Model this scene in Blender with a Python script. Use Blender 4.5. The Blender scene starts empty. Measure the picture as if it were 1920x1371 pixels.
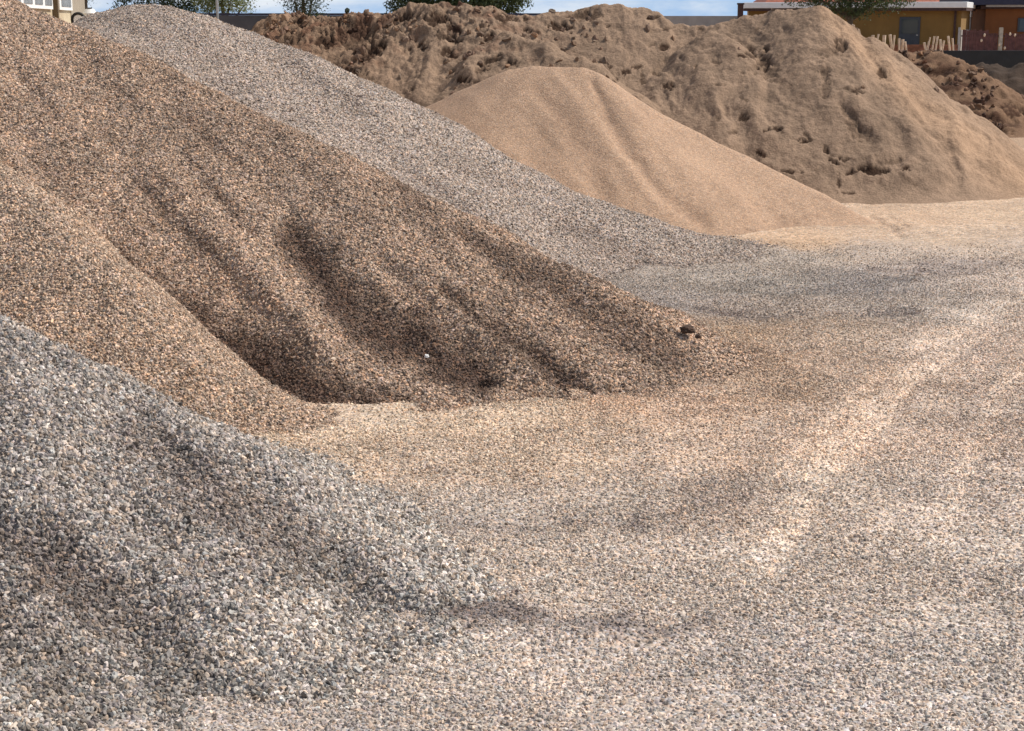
import bpy, bmesh, math, random
import numpy as np
from mathutils import Vector, Matrix

# ------------------------------------------------------------------ camera, world, sun, exposure
S = bpy.context.scene
COL = S.collection
CAM_H = 3.0
FPX = 3000.0
PITCH = math.atan(649.5 / FPX)      # horizon at row 36 of the photo
cd = bpy.data.cameras.new("camera")
cam = bpy.data.objects.new("camera", cd)
COL.objects.link(cam)
cam.location = (0, 0, CAM_H)
cam.rotation_euler = (math.pi / 2 - PITCH, 0, 0)
cd.sensor_width = 36
cd.lens = FPX / 1920 * 36
cd.clip_start = 0.1
cd.clip_end = 3000
S.camera = cam

SUN_EL = math.radians(50)
SUN_AZ = math.radians(72)          # from +Y (view direction) towards +X (right)
w = bpy.data.worlds.new("World")
S.world = w
w.use_nodes = True
nt = w.node_tree
nt.nodes.clear()
o_ = nt.nodes.new("ShaderNodeOutputWorld")
bg = nt.nodes.new("ShaderNodeBackground")
sky = nt.nodes.new("ShaderNodeTexSky")
sky.sky_type = 'NISHITA'
sky.sun_disc = False
sky.sun_elevation = SUN_EL
sky.sun_rotation = SUN_AZ
sky.dust_density = 1.5
tc = nt.nodes.new("ShaderNodeTexCoord")
mp = nt.nodes.new("ShaderNodeMapping")
mp.inputs['Scale'].default_value = (1, 1, 3.2)
nz = nt.nodes.new("ShaderNodeTexNoise")
nz.inputs['Scale'].default_value = 6.5
nz.inputs['Detail'].default_value = 8
nz.inputs['Roughness'].default_value = 0.6
rp = nt.nodes.new("ShaderNodeValToRGB")
rp.color_ramp.elements[0].position = 0.47
rp.color_ramp.elements[1].position = 0.66
mx = nt.nodes.new("ShaderNodeMixRGB")
mx.inputs[2].default_value = (9.6, 10.0, 10.4, 1)
tone = nt.nodes.new("ShaderNodeMixRGB")
tone.blend_type = 'MULTIPLY'
tone.inputs[0].default_value = 1.0
tone.inputs[2].default_value = (1.12, 1.2, 1.28, 1)
nt.links.new(tc.outputs['Generated'], mp.inputs[0])
nt.links.new(mp.outputs[0], nz.inputs['Vector'])
nt.links.new(nz.outputs['Fac'], rp.inputs[0])
nt.links.new(rp.outputs[0], mx.inputs[0])
nt.links.new(sky.outputs[0], tone.inputs[1])
sz = nt.nodes.new("ShaderNodeSeparateXYZ")
nt.links.new(tc.outputs['Generated'], sz.inputs[0])
mrz = nt.nodes.new("ShaderNodeMapRange")
mrz.inputs[1].default_value = 0.0; mrz.inputs[2].default_value = 0.25
mrz.inputs[3].default_value = 1.0; mrz.inputs[4].default_value = 0.0
nt.links.new(sz.outputs[2], mrz.inputs[0])
blu = nt.nodes.new("ShaderNodeMixRGB")          # clear blue air low over the horizon
blu.inputs[2].default_value = (4.4, 6.4, 9.3, 1)
nt.links.new(mrz.outputs[0], blu.inputs[0])
nt.links.new(tone.outputs[0], blu.inputs[1])
nt.links.new(blu.outputs[0], mx.inputs[1])
nt.links.new(mx.outputs[0], bg.inputs[0])
bg.inputs[1].default_value = 0.09
nt.links.new(bg.outputs[0], o_.inputs[0])

sl = bpy.data.lights.new("sun", 'SUN')
sl.energy = 4.9
sl.angle = math.radians(0.53)
sl.color = (1.0, 0.945, 0.865)
sun = bpy.data.objects.new("sun", sl)
COL.objects.link(sun)
to_sun = Vector((math.cos(SUN_EL) * math.sin(SUN_AZ), math.cos(SUN_EL) * math.cos(SUN_AZ), math.sin(SUN_EL)))
sun.rotation_euler = to_sun.to_track_quat('Z', 'Y').to_euler()
sun.location = (20, 0, 30)

S.view_settings.view_transform = 'Standard'
S.view_settings.look = 'None'
S.view_settings.gamma = 1
S.view_settings.use_curve_mapping = False
S.view_settings.exposure = 0.0

# ------------------------------------------------------------------ helpers
CP, SP = math.cos(PITCH), math.sin(PITCH)


def ray(u, v):
    a = (u - 960) / FPX
    b = -(v - 685.5) / FPX
    return a, CP + b * SP, -SP + b * CP


def W(u, v, Y):
    """world point seen at photo position u, v at ground distance Y"""
    x, y, z = ray(u, v)
    k = Y / y
    return Vector((x * k, Y, CAM_H + z * k))


def G(u, v, z=0.0):
    x, y, zz = ray(u, v)
    k = (z - CAM_H) / zz
    return Vector((x * k, y * k, z))


def proj(x, y, z):
    dz = z - CAM_H
    f = y * CP - dz * SP
    f = np.maximum(f, 0.2)
    uu = 960 + FPX * x / f
    vv = 685.5 - FPX * (y * SP + dz * CP) / f
    return uu, vv


def hsh(ix, iy, s):
    h = (ix.astype(np.int64) * 374761393 + iy.astype(np.int64) * 668265263 + s * 974634777) & 0xFFFFFFFF
    h = ((h ^ (h >> 13)) * 1274126177) & 0xFFFFFFFF
    h = h ^ (h >> 16)
    return (h & 0xFFFFFF) / float(0xFFFFFF)


def vn(x, y, s=0):
    ix = np.floor(x); iy = np.floor(y)
    fx = x - ix; fy = y - iy
    fx = fx * fx * fx * (fx * (fx * 6 - 15) + 10); fy = fy * fy * fy * (fy * (fy * 6 - 15) + 10)
    a = hsh(ix, iy, s); b = hsh(ix + 1, iy, s); c = hsh(ix, iy + 1, s); d = hsh(ix + 1, iy + 1, s)
    return (a * (1 - fx) + b * fx) * (1 - fy) + (c * (1 - fx) + d * fx) * fy * 1.0


def fbm(x, y, s=0, o=4, g=0.5):
    t = 0; a = 1; n = 0
    for i in range(o):
        c, sn = math.cos(i * 1.1), math.sin(i * 1.1)
        t = t + a * vn((x * c - y * sn) * 2 ** i + 17.3 * i, (x * sn + y * c) * 2 ** i - 9.1 * i, s + i)
        n += a; a *= g
    return t / n


def seg_d(u, v, pts):
    """distance in photo pixels to a polyline, and the interpolated width"""
    best = np.full(u.shape, 1e9); wd = np.ones(u.shape)
    for a, b in zip(pts[:-1], pts[1:]):
        ax, ay = a[0], a[1]; bx, by = b[0], b[1]
        L = (bx - ax) ** 2 + (by - ay) ** 2 + 1e-6
        t = np.clip(((u - ax) * (bx - ax) + (v - ay) * (by - ay)) / L, 0, 1)
        d = np.hypot(u - ax - t * (bx - ax), v - ay - t * (by - ay))
        ww = a[2] * (1 - t) + b[2] * t
        m = d / ww < best
        best = np.where(m, d / ww, best)
    return best


def tag(o, label=None, cat=None, group=None, kind=None):
    if label: o['label'] = label
    if cat: o['category'] = cat
    if group: o['group'] = group
    if kind: o['kind'] = kind
    return o


def link(o, parent=None):
    COL.objects.link(o)
    if parent is not None:
        o.parent = parent
    return o


def empty(name, loc, rz=0):
    e = bpy.data.objects.new(name, None)
    e.empty_display_size = 0.3
    e.location = loc
    e.rotation_euler = (0, 0, rz)
    COL.objects.link(e)
    return e


def grid_mesh(name, X, Y, Z, tint, keep=None, dens=None):
    ny, nx = X.shape
    idx = np.arange(nx * ny).reshape(ny, nx)
    q = np.stack([idx[:-1, :-1], idx[:-1, 1:], idx[1:, 1:], idx[1:, :-1]], -1).reshape(-1, 4)
    if keep is not None:
        k = keep.ravel()
        q = q[k[q].any(axis=1)]
    used = np.unique(q)
    rem = np.full(nx * ny, -1); rem[used] = np.arange(len(used))
    q = rem[q]
    co = np.stack([X.ravel(), Y.ravel(), Z.ravel()], -1)[used].astype(np.float32)
    me = bpy.data.meshes.new(name)
    me.vertices.add(len(co)); me.vertices.foreach_set('co', co.ravel())
    me.loops.add(q.size); me.loops.foreach_set('vertex_index', q.ravel().astype(np.int32))
    me.polygons.add(len(q))
    me.polygons.foreach_set('loop_start', (np.arange(len(q)) * 4).astype(np.int32))
    me.polygons.foreach_set('loop_total', np.full(len(q), 4, np.int32))
    me.polygons.foreach_set('use_smooth', np.ones(len(q), bool))
    me.update(calc_edges=True)
    ca = me.attributes.new('tint', 'FLOAT_COLOR', 'POINT')
    t4 = np.ones((len(used), 4), np.float32)
    t4[:, :3] = np.clip(tint.reshape(-1, 3)[used], 0.005, 0.9)
    ca.data.foreach_set('color', t4.ravel())
    if dens is not None:
        da = me.attributes.new('dens', 'FLOAT', 'POINT')
        da.data.foreach_set('value', dens.ravel()[used].astype(np.float32))
    return me


# ------------------------------------------------------------------ materials
def new_mat(name):
    m = bpy.data.materials.new(name)
    m.use_nodes = True
    n = m.node_tree.nodes
    b = n['Principled BSDF']
    return m, m.node_tree, b


def plain(name, col, rough=0.7, metal=0.0, noise=0.0, scale=6.0, bump=0.0):
    m, t, b = new_mat(name)
    b.inputs['Roughness'].default_value = rough
    b.inputs['Metallic'].default_value = metal
    if noise:
        tc = t.nodes.new('ShaderNodeTexCoord')
        n = t.nodes.new('ShaderNodeTexNoise'); n.inputs['Scale'].default_value = scale
        n.inputs['Detail'].default_value = 6
        r = t.nodes.new('ShaderNodeMapRange')
        r.inputs[1].default_value = 0.3; r.inputs[2].default_value = 0.7
        r.inputs[3].default_value = 1 - noise; r.inputs[4].default_value = 1 + noise
        v = t.nodes.new('ShaderNodeVectorMath'); v.operation = 'SCALE'
        v.inputs[0].default_value = col
        t.links.new(tc.outputs['Object'], n.inputs['Vector'])
        t.links.new(n.outputs['Fac'], r.inputs[0]); t.links.new(r.outputs[0], v.inputs['Scale'])
        t.links.new(v.outputs[0], b.inputs['Base Color'])
        if bump:
            bm_ = t.nodes.new('ShaderNodeBump'); bm_.inputs['Distance'].default_value = bump
            t.links.new(n.outputs['Fac'], bm_.inputs['Height']); t.links.new(bm_.outputs[0], b.inputs['Normal'])
    else:
        b.inputs['Base Color'].default_value = (*col, 1)
    return m


def gravel_mat(name, cell, contrast=0.6, hue=0.25, bump=0.012, fine=0.0, rough=0.92):
    """stones as 3-D cells: each cell its own shade of the surface's tint"""
    m, t, b = new_mat(name)
    N = t.nodes; Lk = t.links
    b.inputs['Roughness'].default_value = rough
    b.inputs['Specular IOR Level'].default_value = 0.25
    tc = N.new('ShaderNodeTexCoord')
    at = N.new('ShaderNodeAttribute'); at.attribute_name = 'tint'
    hs = []
    col = at.outputs['Color']
    for k, (sc, con) in enumerate(((1 / cell, contrast), (0.43 / cell, contrast * 0.45))):
        vo = N.new('ShaderNodeTexVoronoi'); vo.inputs['Scale'].default_value = sc
        Lk.new(tc.outputs['Object'], vo.inputs['Vector'])
        sp = N.new('ShaderNodeSeparateColor'); Lk.new(vo.outputs['Color'], sp.inputs[0])
        mr = N.new('ShaderNodeMapRange'); Lk.new(sp.outputs[0], mr.inputs[0])
        mr.inputs[3].default_value = 1 - con; mr.inputs[4].default_value = 1 + con
        sm = N.new('ShaderNodeVectorMath'); sm.operation = 'SCALE'
        Lk.new(col, sm.inputs[0]); Lk.new(mr.outputs[0], sm.inputs['Scale'])
        col = sm.outputs[0]
        if k == 0:
            hr = N.new('ShaderNodeValToRGB')
            cr = hr.color_ramp
            cr.elements[0].color = (1.25, 0.9, 0.7, 1); cr.elements[0].position = 0.0
            cr.elements[1].color = (0.85, 1.0, 1.25, 1); cr.elements[1].position = 1.0
            e = cr.elements.new(0.3); e.color = (1.15, 0.98, 0.85, 1)
            e = cr.elements.new(0.6); e.color = (1, 1, 1, 1)
            e = cr.elements.new(0.8); e.color = (1.05, 0.92, 1.0, 1)
            Lk.new(sp.outputs[1], hr.inputs[0])
            mm = N.new('ShaderNodeMixRGB'); mm.blend_type = 'MULTIPLY'; mm.inputs[0].default_value = hue * 2
            Lk.new(col, mm.inputs[1]); Lk.new(hr.outputs[0], mm.inputs[2])
            col = mm.outputs[0]
        hs.append((vo, sc))
    Lk.new(col, b.inputs['Base Color'])
    bp = N.new('ShaderNodeBump'); bp.invert = True
    bp.inputs['Distance'].default_value = bump; bp.inputs['Strength'].default_value = 1.0
    Lk.new(hs[0][0].outputs['Distance'], bp.inputs['Height'])
    bp2 = N.new('ShaderNodeBump'); bp2.invert = True
    bp2.inputs['Distance'].default_value = bump * 1.2; bp2.inputs['Strength'].default_value = 0.8
    Lk.new(hs[1][0].outputs['Distance'], bp2.inputs['Height'])
    Lk.new(bp.outputs[0], bp2.inputs['Normal'])
    Lk.new(bp2.outputs[0], b.inputs['Normal'])
    return m


def soil_mat(name, cell=0.02, bump=0.02, var=0.22):
    m, t, b = new_mat(name)
    N = t.nodes; Lk = t.links
    b.inputs['Roughness'].default_value = 0.95
    b.inputs['Specular IOR Level'].default_value = 0.15
    tc = N.new('ShaderNodeTexCoord')
    at = N.new('ShaderNodeAttribute'); at.attribute_name = 'tint'
    n1 = N.new('ShaderNodeTexNoise'); n1.inputs['Scale'].default_value = 3.0; n1.inputs['Detail'].default_value = 10
    n1.inputs['Roughness'].default_value = 0.68
    n2 = N.new('ShaderNodeTexNoise'); n2.inputs['Scale'].default_value = 0.6 / cell; n2.inputs['Detail'].default_value = 3
    Lk.new(tc.outputs['Object'], n1.inputs['Vector']); Lk.new(tc.outputs['Object'], n2.inputs['Vector'])
    col = at.outputs['Color']
    for n, vv in ((n1, var), (n2, var * 0.8)):
        mr = N.new('ShaderNodeMapRange'); Lk.new(n.outputs['Fac'], mr.inputs[0])
        mr.inputs[1].default_value = 0.3; mr.inputs[2].default_value = 0.7
        mr.inputs[3].default_value = 1 - vv; mr.inputs[4].default_value = 1 + vv
        sm = N.new('ShaderNodeVectorMath'); sm.operation = 'SCALE'
        Lk.new(col, sm.inputs[0]); Lk.new(mr.outputs[0], sm.inputs['Scale'])
        col = sm.outputs[0]
    Lk.new(col, b.inputs['Base Color'])
    bp = N.new('ShaderNodeBump'); bp.inputs['Distance'].default_value = bump * 3
    Lk.new(n1.outputs['Fac'], bp.inputs['Height'])
    bp2 = N.new('ShaderNodeBump'); bp2.inputs['Distance'].default_value = bump * 0.6
    Lk.new(n2.outputs['Fac'], bp2.inputs['Height']); Lk.new(bp.outputs[0], bp2.inputs['Normal'])
    Lk.new(bp2.outputs[0], b.inputs['Normal'])
    return m


def stone_mat(name, gain=1.0, contrast=0.6):
    m, t, b = new_mat(name)
    N = t.nodes; Lk = t.links
    b.inputs['Roughness'].default_value = 0.85
    b.inputs['Specular IOR Level'].default_value = 0.3
    at = N.new('ShaderNodeAttribute'); at.attribute_type = 'INSTANCER'; at.attribute_name = 'tint'
    rn = N.new('ShaderNodeAttribute'); rn.attribute_type = 'INSTANCER'; rn.attribute_name = 'rnd'
    sp = N.new('ShaderNodeSeparateXYZ'); Lk.new(rn.outputs['Vector'], sp.inputs[0])
    vr = N.new('ShaderNodeValToRGB')           # brightness spread: many mid, few dark, few pale
    cr = vr.color_ramp
    def g(v): return (v, v, v, 1)
    cr.elements[0].position = 0.0; cr.elements[0].color = g(max(0.03, 1 - contrast * 1.35))
    cr.elements[1].position = 1.0; cr.elements[1].color = g(1 + contrast * 1.9)
    for p, q in ((0.15, 1 - contrast * 0.9), (0.5, 0.95), (0.85, 1 + contrast * 0.75)):
        e = cr.elements.new(p); e.color = g(q)
    Lk.new(sp.outputs[0], vr.inputs[0])
    hr = N.new('ShaderNodeValToRGB')
    cr = hr.color_ramp
    cr.elements[0].color = (1.24, 0.92, 0.66, 1); cr.elements[0].position = 0.0
    cr.elements[1].color = (0.88, 0.98, 1.06, 1); cr.elements[1].position = 1.0
    for p, q in ((0.2, (1.14, 0.98, 0.84, 1)), (0.5, (1, 1, 1, 1)), (0.75, (1.06, 0.94, 1.0, 1)), (0.88, (0.94, 1.0, 1.04, 1))):
        e = cr.elements.new(p); e.color = q
    Lk.new(sp.outputs[1], hr.inputs[0])
    m1 = N.new('ShaderNodeMixRGB'); m1.blend_type = 'MULTIPLY'; m1.inputs[0].default_value = 1
    Lk.new(at.outputs['Color'], m1.inputs[1]); Lk.new(vr.outputs[0], m1.inputs[2])
    m2 = N.new('ShaderNodeMixRGB'); m2.blend_type = 'MULTIPLY'; m2.inputs[0].default_value = 0.6
    Lk.new(m1.outputs[0], m2.inputs[1]); Lk.new(hr.outputs[0], m2.inputs[2])
    sc = N.new('ShaderNodeVectorMath'); sc.operation = 'SCALE'; sc.inputs['Scale'].default_value = gain
    Lk.new(m2.outputs[0], sc.inputs[0])
    Lk.new(sc.outputs[0], b.inputs['Base Color'])
    return m


def scatter_group(name, density, size, mat, seed=0):
    """geometry nodes: loose stones lying on the surface"""
    g = bpy.data.node_groups.new(name, 'GeometryNodeTree')
    g.interface.new_socket('Geometry', in_out='INPUT', socket_type='NodeSocketGeometry')
    g.interface.new_socket('Geometry', in_out='OUTPUT', socket_type='NodeSocketGeometry')
    N = g.nodes; L = g.links
    gi = N.new('NodeGroupInput'); go = N.new('NodeGroupOutput')
    na = N.new('GeometryNodeInputNamedAttribute'); na.data_type = 'FLOAT'; na.inputs['Name'].default_value = 'dens'
    mu = N.new('ShaderNodeMath'); mu.operation = 'MULTIPLY'; mu.inputs[1].default_value = density
    L.new(na.outputs['Attribute'], mu.inputs[0])
    dp = N.new('GeometryNodeDistributePointsOnFaces'); dp.inputs['Seed'].default_value = seed
    L.new(gi.outputs[0], dp.inputs['Mesh']); L.new(mu.outputs[0], dp.inputs['Density'])
    jn = N.new('GeometryNodeGeometryToInstance')
    for k in range(6):
        ic = N.new('GeometryNodeMeshIcoSphere'); ic.inputs['Radius'].default_value = 0.5
        ic.inputs['Subdivisions'].default_value = 2
        no = N.new('ShaderNodeTexNoise'); no.inputs['Scale'].default_value = 1.7; no.inputs['Detail'].default_value = 1
        po = N.new('GeometryNodeInputPosition')
        ad = N.new('ShaderNodeVectorMath'); ad.operation = 'ADD'; ad.inputs[1].default_value = (k * 7.3, seed, 2)
        L.new(po.outputs[0], ad.inputs[0]); L.new(ad.outputs[0], no.inputs['Vector'])
        sb = N.new('ShaderNodeVectorMath'); sb.operation = 'SUBTRACT'; sb.inputs[1].default_value = (0.5, 0.5, 0.5)
        L.new(no.outputs['Color'], sb.inputs[0])
        ss = N.new('ShaderNodeVectorMath'); ss.operation = 'SCALE'; ss.inputs['Scale'].default_value = 1.1
        L.new(sb.outputs[0], ss.inputs[0])
        sp = N.new('GeometryNodeSetPosition'); L.new(ic.outputs['Mesh'], sp.inputs['Geometry']); L.new(ss.outputs[0], sp.inputs['Offset'])
        tr = N.new('GeometryNodeTransform')
        tr.inputs['Scale'].default_value = [(1.2, .9, .75), (1, .8, .6), (1.35, .8, .7), (1.0, 1.0, .8), (1.1, .7, .8), (1.5, .9, .6)][k]
        L.new(sp.outputs[0], tr.inputs['Geometry'])
        sm = N.new('GeometryNodeSetMaterial'); sm.inputs['Material'].default_value = mat
        L.new(tr.outputs[0], sm.inputs['Geometry'])
        g2 = N.new('GeometryNodeGeometryToInstance'); L.new(sm.outputs[0], g2.inputs[0])
        L.new(g2.outputs[0], jn.inputs[0])
    jo = N.new('GeometryNodeJoinGeometry')
    for l in list(jn.inputs[0].links):
        src = l.from_socket
        L.new(src, jo.inputs[0])
    N.remove(jn)
    ip = N.new('GeometryNodeInstanceOnPoints'); ip.inputs['Pick Instance'].default_value = True
    L.new(dp.outputs['Points'], ip.inputs['Points']); L.new(jo.outputs[0], ip.inputs['Instance'])
    rr = N.new('FunctionNodeRandomValue'); rr.data_type = 'FLOAT_VECTOR'
    rr.inputs[1].default_value = (6.28, 6.28, 6.28); rr.inputs['Seed'].default_value = seed + 3
    L.new(rr.outputs[0], ip.inputs['Rotation'])
    rs = N.new('FunctionNodeRandomValue'); rs.data_type = 'FLOAT'; rs.inputs['Seed'].default_value = seed + 5
    rs.inputs[2].default_value = 0.0; rs.inputs[3].default_value = 1.0
    pw = N.new('ShaderNodeMath'); pw.operation = 'POWER'; pw.inputs[1].default_value = 2.2
    L.new(rs.outputs[1], pw.inputs[0])
    mr = N.new('ShaderNodeMapRange'); mr.inputs[3].default_value = size * 0.6; mr.inputs[4].default_value = size * 1.35
    L.new(pw.outputs[0], mr.inputs[0]); L.new(mr.outputs[0], ip.inputs['Scale'])
    r3 = N.new('FunctionNodeRandomValue'); r3.data_type = 'FLOAT_VECTOR'; r3.inputs['Seed'].default_value = seed + 9
    st = N.new('GeometryNodeStoreNamedAttribute'); st.data_type = 'FLOAT_VECTOR'; st.domain = 'INSTANCE'
    st.inputs['Name'].default_value = 'rnd'
    L.new(ip.outputs[0], st.inputs['Geometry']); L.new(r3.outputs[0], st.inputs['Value'])
    L.new(st.outputs[0], go.inputs[0])
    return g


def add_stones(me, name, density, size, mat, parent=None, seed=0, label=None, cat=None):
    o = bpy.data.objects.new(name, me)
    link(o, parent)
    md = o.modifiers.new('scatter', 'NODES')
    md.node_group = scatter_group(name + '_nodes', density, size, mat, seed)
    o['kind'] = 'stuff'
    if label: o['label'] = label
    if cat: o['category'] = cat
    return o


TZ = 1.1       # the plots behind the yard stand higher, held by the black wall
# low windrows and wheel ruts left in the yard surface: (photo polyline with half width, depth m, darkening)
lines = [
    ([(600, 1110, 20), (700, 1135, 26), (800, 1142, 30), (960, 1165, 28), (1130, 1188, 28), (1240, 1190, 22), (1340, 1172, 12)], -0.03, 0.85),
    ([(1330, 530, 14), (1480, 545, 16), (1640, 520, 14), (1800, 500, 10), (1900, 480, 8)], 0.02, 0.2),
    ([(1300, 575, 6), (1450, 592, 7), (1600, 590, 6), (1720, 585, 4)], 0.03, 0.7),
    ([(1340, 655, 6), (1450, 665, 5), (1560, 650, 3)], 0.03, 0.7),
    ([(900, 735, 5), (1000, 745, 6), (1150, 738, 5), (1330, 742, 4)], 0.04, 0.75),
    ([(750, 770, 5), (840, 762, 5), (960, 748, 4), (1100, 752, 3)], 0.04, 0.8),
    ([(560, 790, 3), (640, 792, 3)], 0.01, 0.3),
    ([(640, 905, 10), (800, 880, 10), (1000, 900, 8), (1200, 872, 6)], 0.025, 0.22),
    ([(600, 935, 16), (760, 960, 20), (900, 985, 16), (1050, 970, 14), (1200, 985, 10)], 0.02, 0.3),
    ([(1250, 955, 8), (1400, 935, 8)], 0.02, 0.35), ([(1000, 970, 8), (1180, 965, 8)], 0.02, 0.3),
    ([(1650, 430, 4), (1760, 438, 4), (1900, 432, 4)], 0.02, 0.12),
    ([(1620, 402, 3), (1660, 418, 4), (1690, 440, 3)], 0.03, 0.3), ([(1660, 405, 3), (1700, 425, 3)], 0.03, 0.25),
    ([(1440, 1060, 50), (1530, 880, 46), (1660, 730, 40), (1790, 625, 30), (1940, 545, 20)], 0.02, -0.36), ([(1500, 1000, 14), (1590, 860, 13), (1720, 720, 10), (1860, 620, 8)], 0.02, -0.1), ([(1420, 960, 12), (1500, 850, 11), (1620, 730, 9), (1760, 620, 7)], 0.02, -0.1),
    ([(1780, 1010, 30), (1820, 860, 26), (1880, 740, 20), (1990, 620, 14)], 0.02, -0.28),
    ([(1750, 960, 14), (1860, 960, 18)], 0.02, 0.2), ([(0, 1500, 10), (1, 1501, 10)], 0, 0)]
_r = random.Random(77)
for _i in range(70):
    _u = _r.uniform(850, 1850); _v = _r.uniform(480, 1000); _l = _r.uniform(25, 110); _k = _r.uniform(-6, 6)
    lines.append(([(_u, _v, _r.uniform(2, 5)), (_u + _l, _v + _k, _r.uniform(2, 5))], _r.uniform(-0.012, 0.015), _r.uniform(0.12, 0.45)))


def ground_h(X, Y):
    near = np.clip((40 - Y) / 8, 0, 1)
    H = (fbm(X * 0.5, Y * 0.5, 101, 4) - 0.5) * 0.09 * near
    uu, vv = proj(X, Y, H * 0)
    vv = np.where(Y > 5.2, vv, 4000)
    wob = (fbm(X * 1.5, Y * 1.5, 131, 3) - 0.5) * 30
    wob2 = (fbm(X * 1.5, Y * 1.5, 137, 3) - 0.5) * 16
    rgn = (fbm(X * 3.3, Y * 3.3, 139, 4, 0.65) - 0.45) * 2.4
    painted_dark = np.zeros(X.shape)
    for pl, dep, dk in lines:
        rg = 0.0 if dk <= 0 else rgn
        f = np.exp(-np.clip(seg_d(uu + wob, vv + wob2, pl) + rg, 0, 9) ** 2 * 1.1) * near
        H = H - dep * f
        painted_dark = painted_dark + dk * f * (1.3 if dk >= 1 else 1)
    H = H + TZ * np.clip((Y - 74.0) / 1.2, 0, 1)
    return H, painted_dark, uu, vv, wob, wob2


# ------------------------------------------------------------------ heaps
def crest_pts(pts, step=0.09):
    P = [W(u, v, Y) if len(p_) == 3 else None for p_ in pts for (u, v, Y) in [p_[:3]]]
    out = []
    for a, b in zip(P[:-1], P[1:]):
        n = max(1, int((b - a).length / step))
        for i in range(n):
            out.append(a.lerp(b, i / n))
    out.append(P[-1])
    return np.array([tuple(p) for p in out])


def heap_height(X, Y, crests, slope=0.62, rnd=0.2, slope_fn=None):
    H = np.full(X.shape, -50.0)
    sf, ss = slope if isinstance(slope, tuple) else (slope, slope)     # towards the camera side, elsewhere
    for c in crests:
        for p in c:
            d = np.hypot(X - p[0], Y - p[1])
            s = ss + (sf - ss) * np.clip((p[1] - Y) / (d + 1e-3), 0, 1) ** 2
            np.maximum(H, p[2] - s * (np.sqrt(d * d + rnd * rnd) - rnd), out=H)
    return H


def make_heap(name, label, cat, crests, bbox, res, slope, tint, mat, rnd=0.2, toe=0.10,
              extra=None, bands=(), spots=(), mott=0.12, rough=0.015, dens_fn=None, slope_fn=None,
              grad=None, dark_rgb=(0.68, 0.74, 0.76), lift=0.0, yf=1.0, wobs=1.0):
    """bands: (polyline of (u, v, half width px), depth m, painted darkness); spots: (u, v, ru, rv, angle, depth, painted darkness)"""
    crests = [[(a, b, c * yf) for a, b, c in cr] for cr in crests]
    bbox = [q * yf for q in bbox]; res = res * yf
    xs = np.arange(bbox[0], bbox[1], res); ys = np.arange(bbox[2], bbox[3], res)
    X, Y = np.meshgrid(xs, ys)
    H = heap_height(X, Y, [crest_pts(c) for c in crests], slope, rnd, slope_fn)
    H = H + lift * np.clip(H, 0, 1)
    H = toe * np.logaddexp(0, np.clip(H / toe, -40, 60))            # concave foot
    fade = np.clip(H / 0.35, 0, 1)
    if extra is not None:
        H = H + extra(X, Y, H) * fade
    H = H + (fbm(X * 3.1, Y * 3.1, 5, 5, 0.6) - 0.5) * rough * 4 * fade
    uu, vv = proj(X, Y, H)
    wob = (fbm(X * 2.2, Y * 2.2, 31, 3) - 0.5) * 26 * wobs
    wob2 = (fbm(X * 2.2, Y * 2.2, 47, 3) - 0.5) * 20 * wobs
    painted_dark = np.zeros(X.shape)  # shade and damp of gullies and hollows, painted into the tint
    for pl, depth, dk in bands:
        d = seg_d(uu + wob, vv + wob2, pl)
        f = np.exp(-(d ** 2) * 1.2)
        H = H - depth * f
        if dk > 0:
            rg = (fbm(X * 4, Y * 4, 35, 4, 0.6) - 0.5) * 1.3
            painted_dark = np.maximum(painted_dark, dk * np.exp(-np.clip(d + rg - 0.05, 0, 9) ** 3))
        else:
            painted_dark = painted_dark + dk * f
    for (su, sv, ru, rv, an, depth, dk) in spots:
        c, s_ = math.cos(math.radians(an)), math.sin(math.radians(an))
        du = uu - su + wob * 0.25 * ru / 20; dv = vv - sv + wob2 * 0.25 * ru / 20
        a = (du * c + dv * s_) / (ru * 1.12); b = (-du * s_ + dv * c) / (rv * 1.12)
        q = a * a + b * b
        nn = (fbm(X * 12, Y * 15, 77, 3, 0.7) - 0.5) * 3.2
        f = 1 / (1 + np.exp(np.clip((q - 1 + nn * 1.3) * 8, -30, 30)))
        H = H - depth * 0.3 * f
        painted_dark = np.maximum(painted_dark, min(1.0, dk * 1.25) * f) if dk > 0 else painted_dark + dk * f
    n = fbm(X * 1.3, Y * 1.3, 91, 5, 0.6)
    n2 = fbm(X * 7, Y * 7, 15, 3)
    T = np.ones(X.shape + (3,)) * np.array(tint)
    T = T * (1 + (n - 0.5) * mott * 4 + (n2 - 0.5) * mott * 1.5)[..., None]
    mz = np.clip(painted_dark + (n2 - 0.5) * 0.30 * (painted_dark > 0.05), -0.6, 1)[..., None]
    T = T * (1 - mz * np.array(dark_rgb))
    if grad is not None:
        T = grad(T, uu, vv, X, Y, H)
    keep = H > 0.006
    dens = None
    if dens_fn is not None:
        dens = dens_fn(X, Y, H, uu, vv)
    me = grid_mesh(name, X, Y, H - 0.022 - 0.03 * n2 * np.exp(-H / 0.05) + ground_h(X, Y)[0], T, keep, dens)
    me.materials.append(mat)
    o = bpy.data.objects.new(name, me)
    link(o)
    tag(o, label, cat)
    return o, me


def in_view(X, Y, H, uu, vv, far=19.0, m=260):
    d = ((uu > -m) & (uu < 1920 + m) & (vv < 1371 + m) & (vv > -200)).astype(float)
    return d * np.clip((far - Y) / 1.5, 0, 1)


GREY = (0.43, 0.385, 0.345)
BROWN = (0.40, 0.315, 0.245)
TAN = (0.45, 0.375, 0.295)

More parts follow.
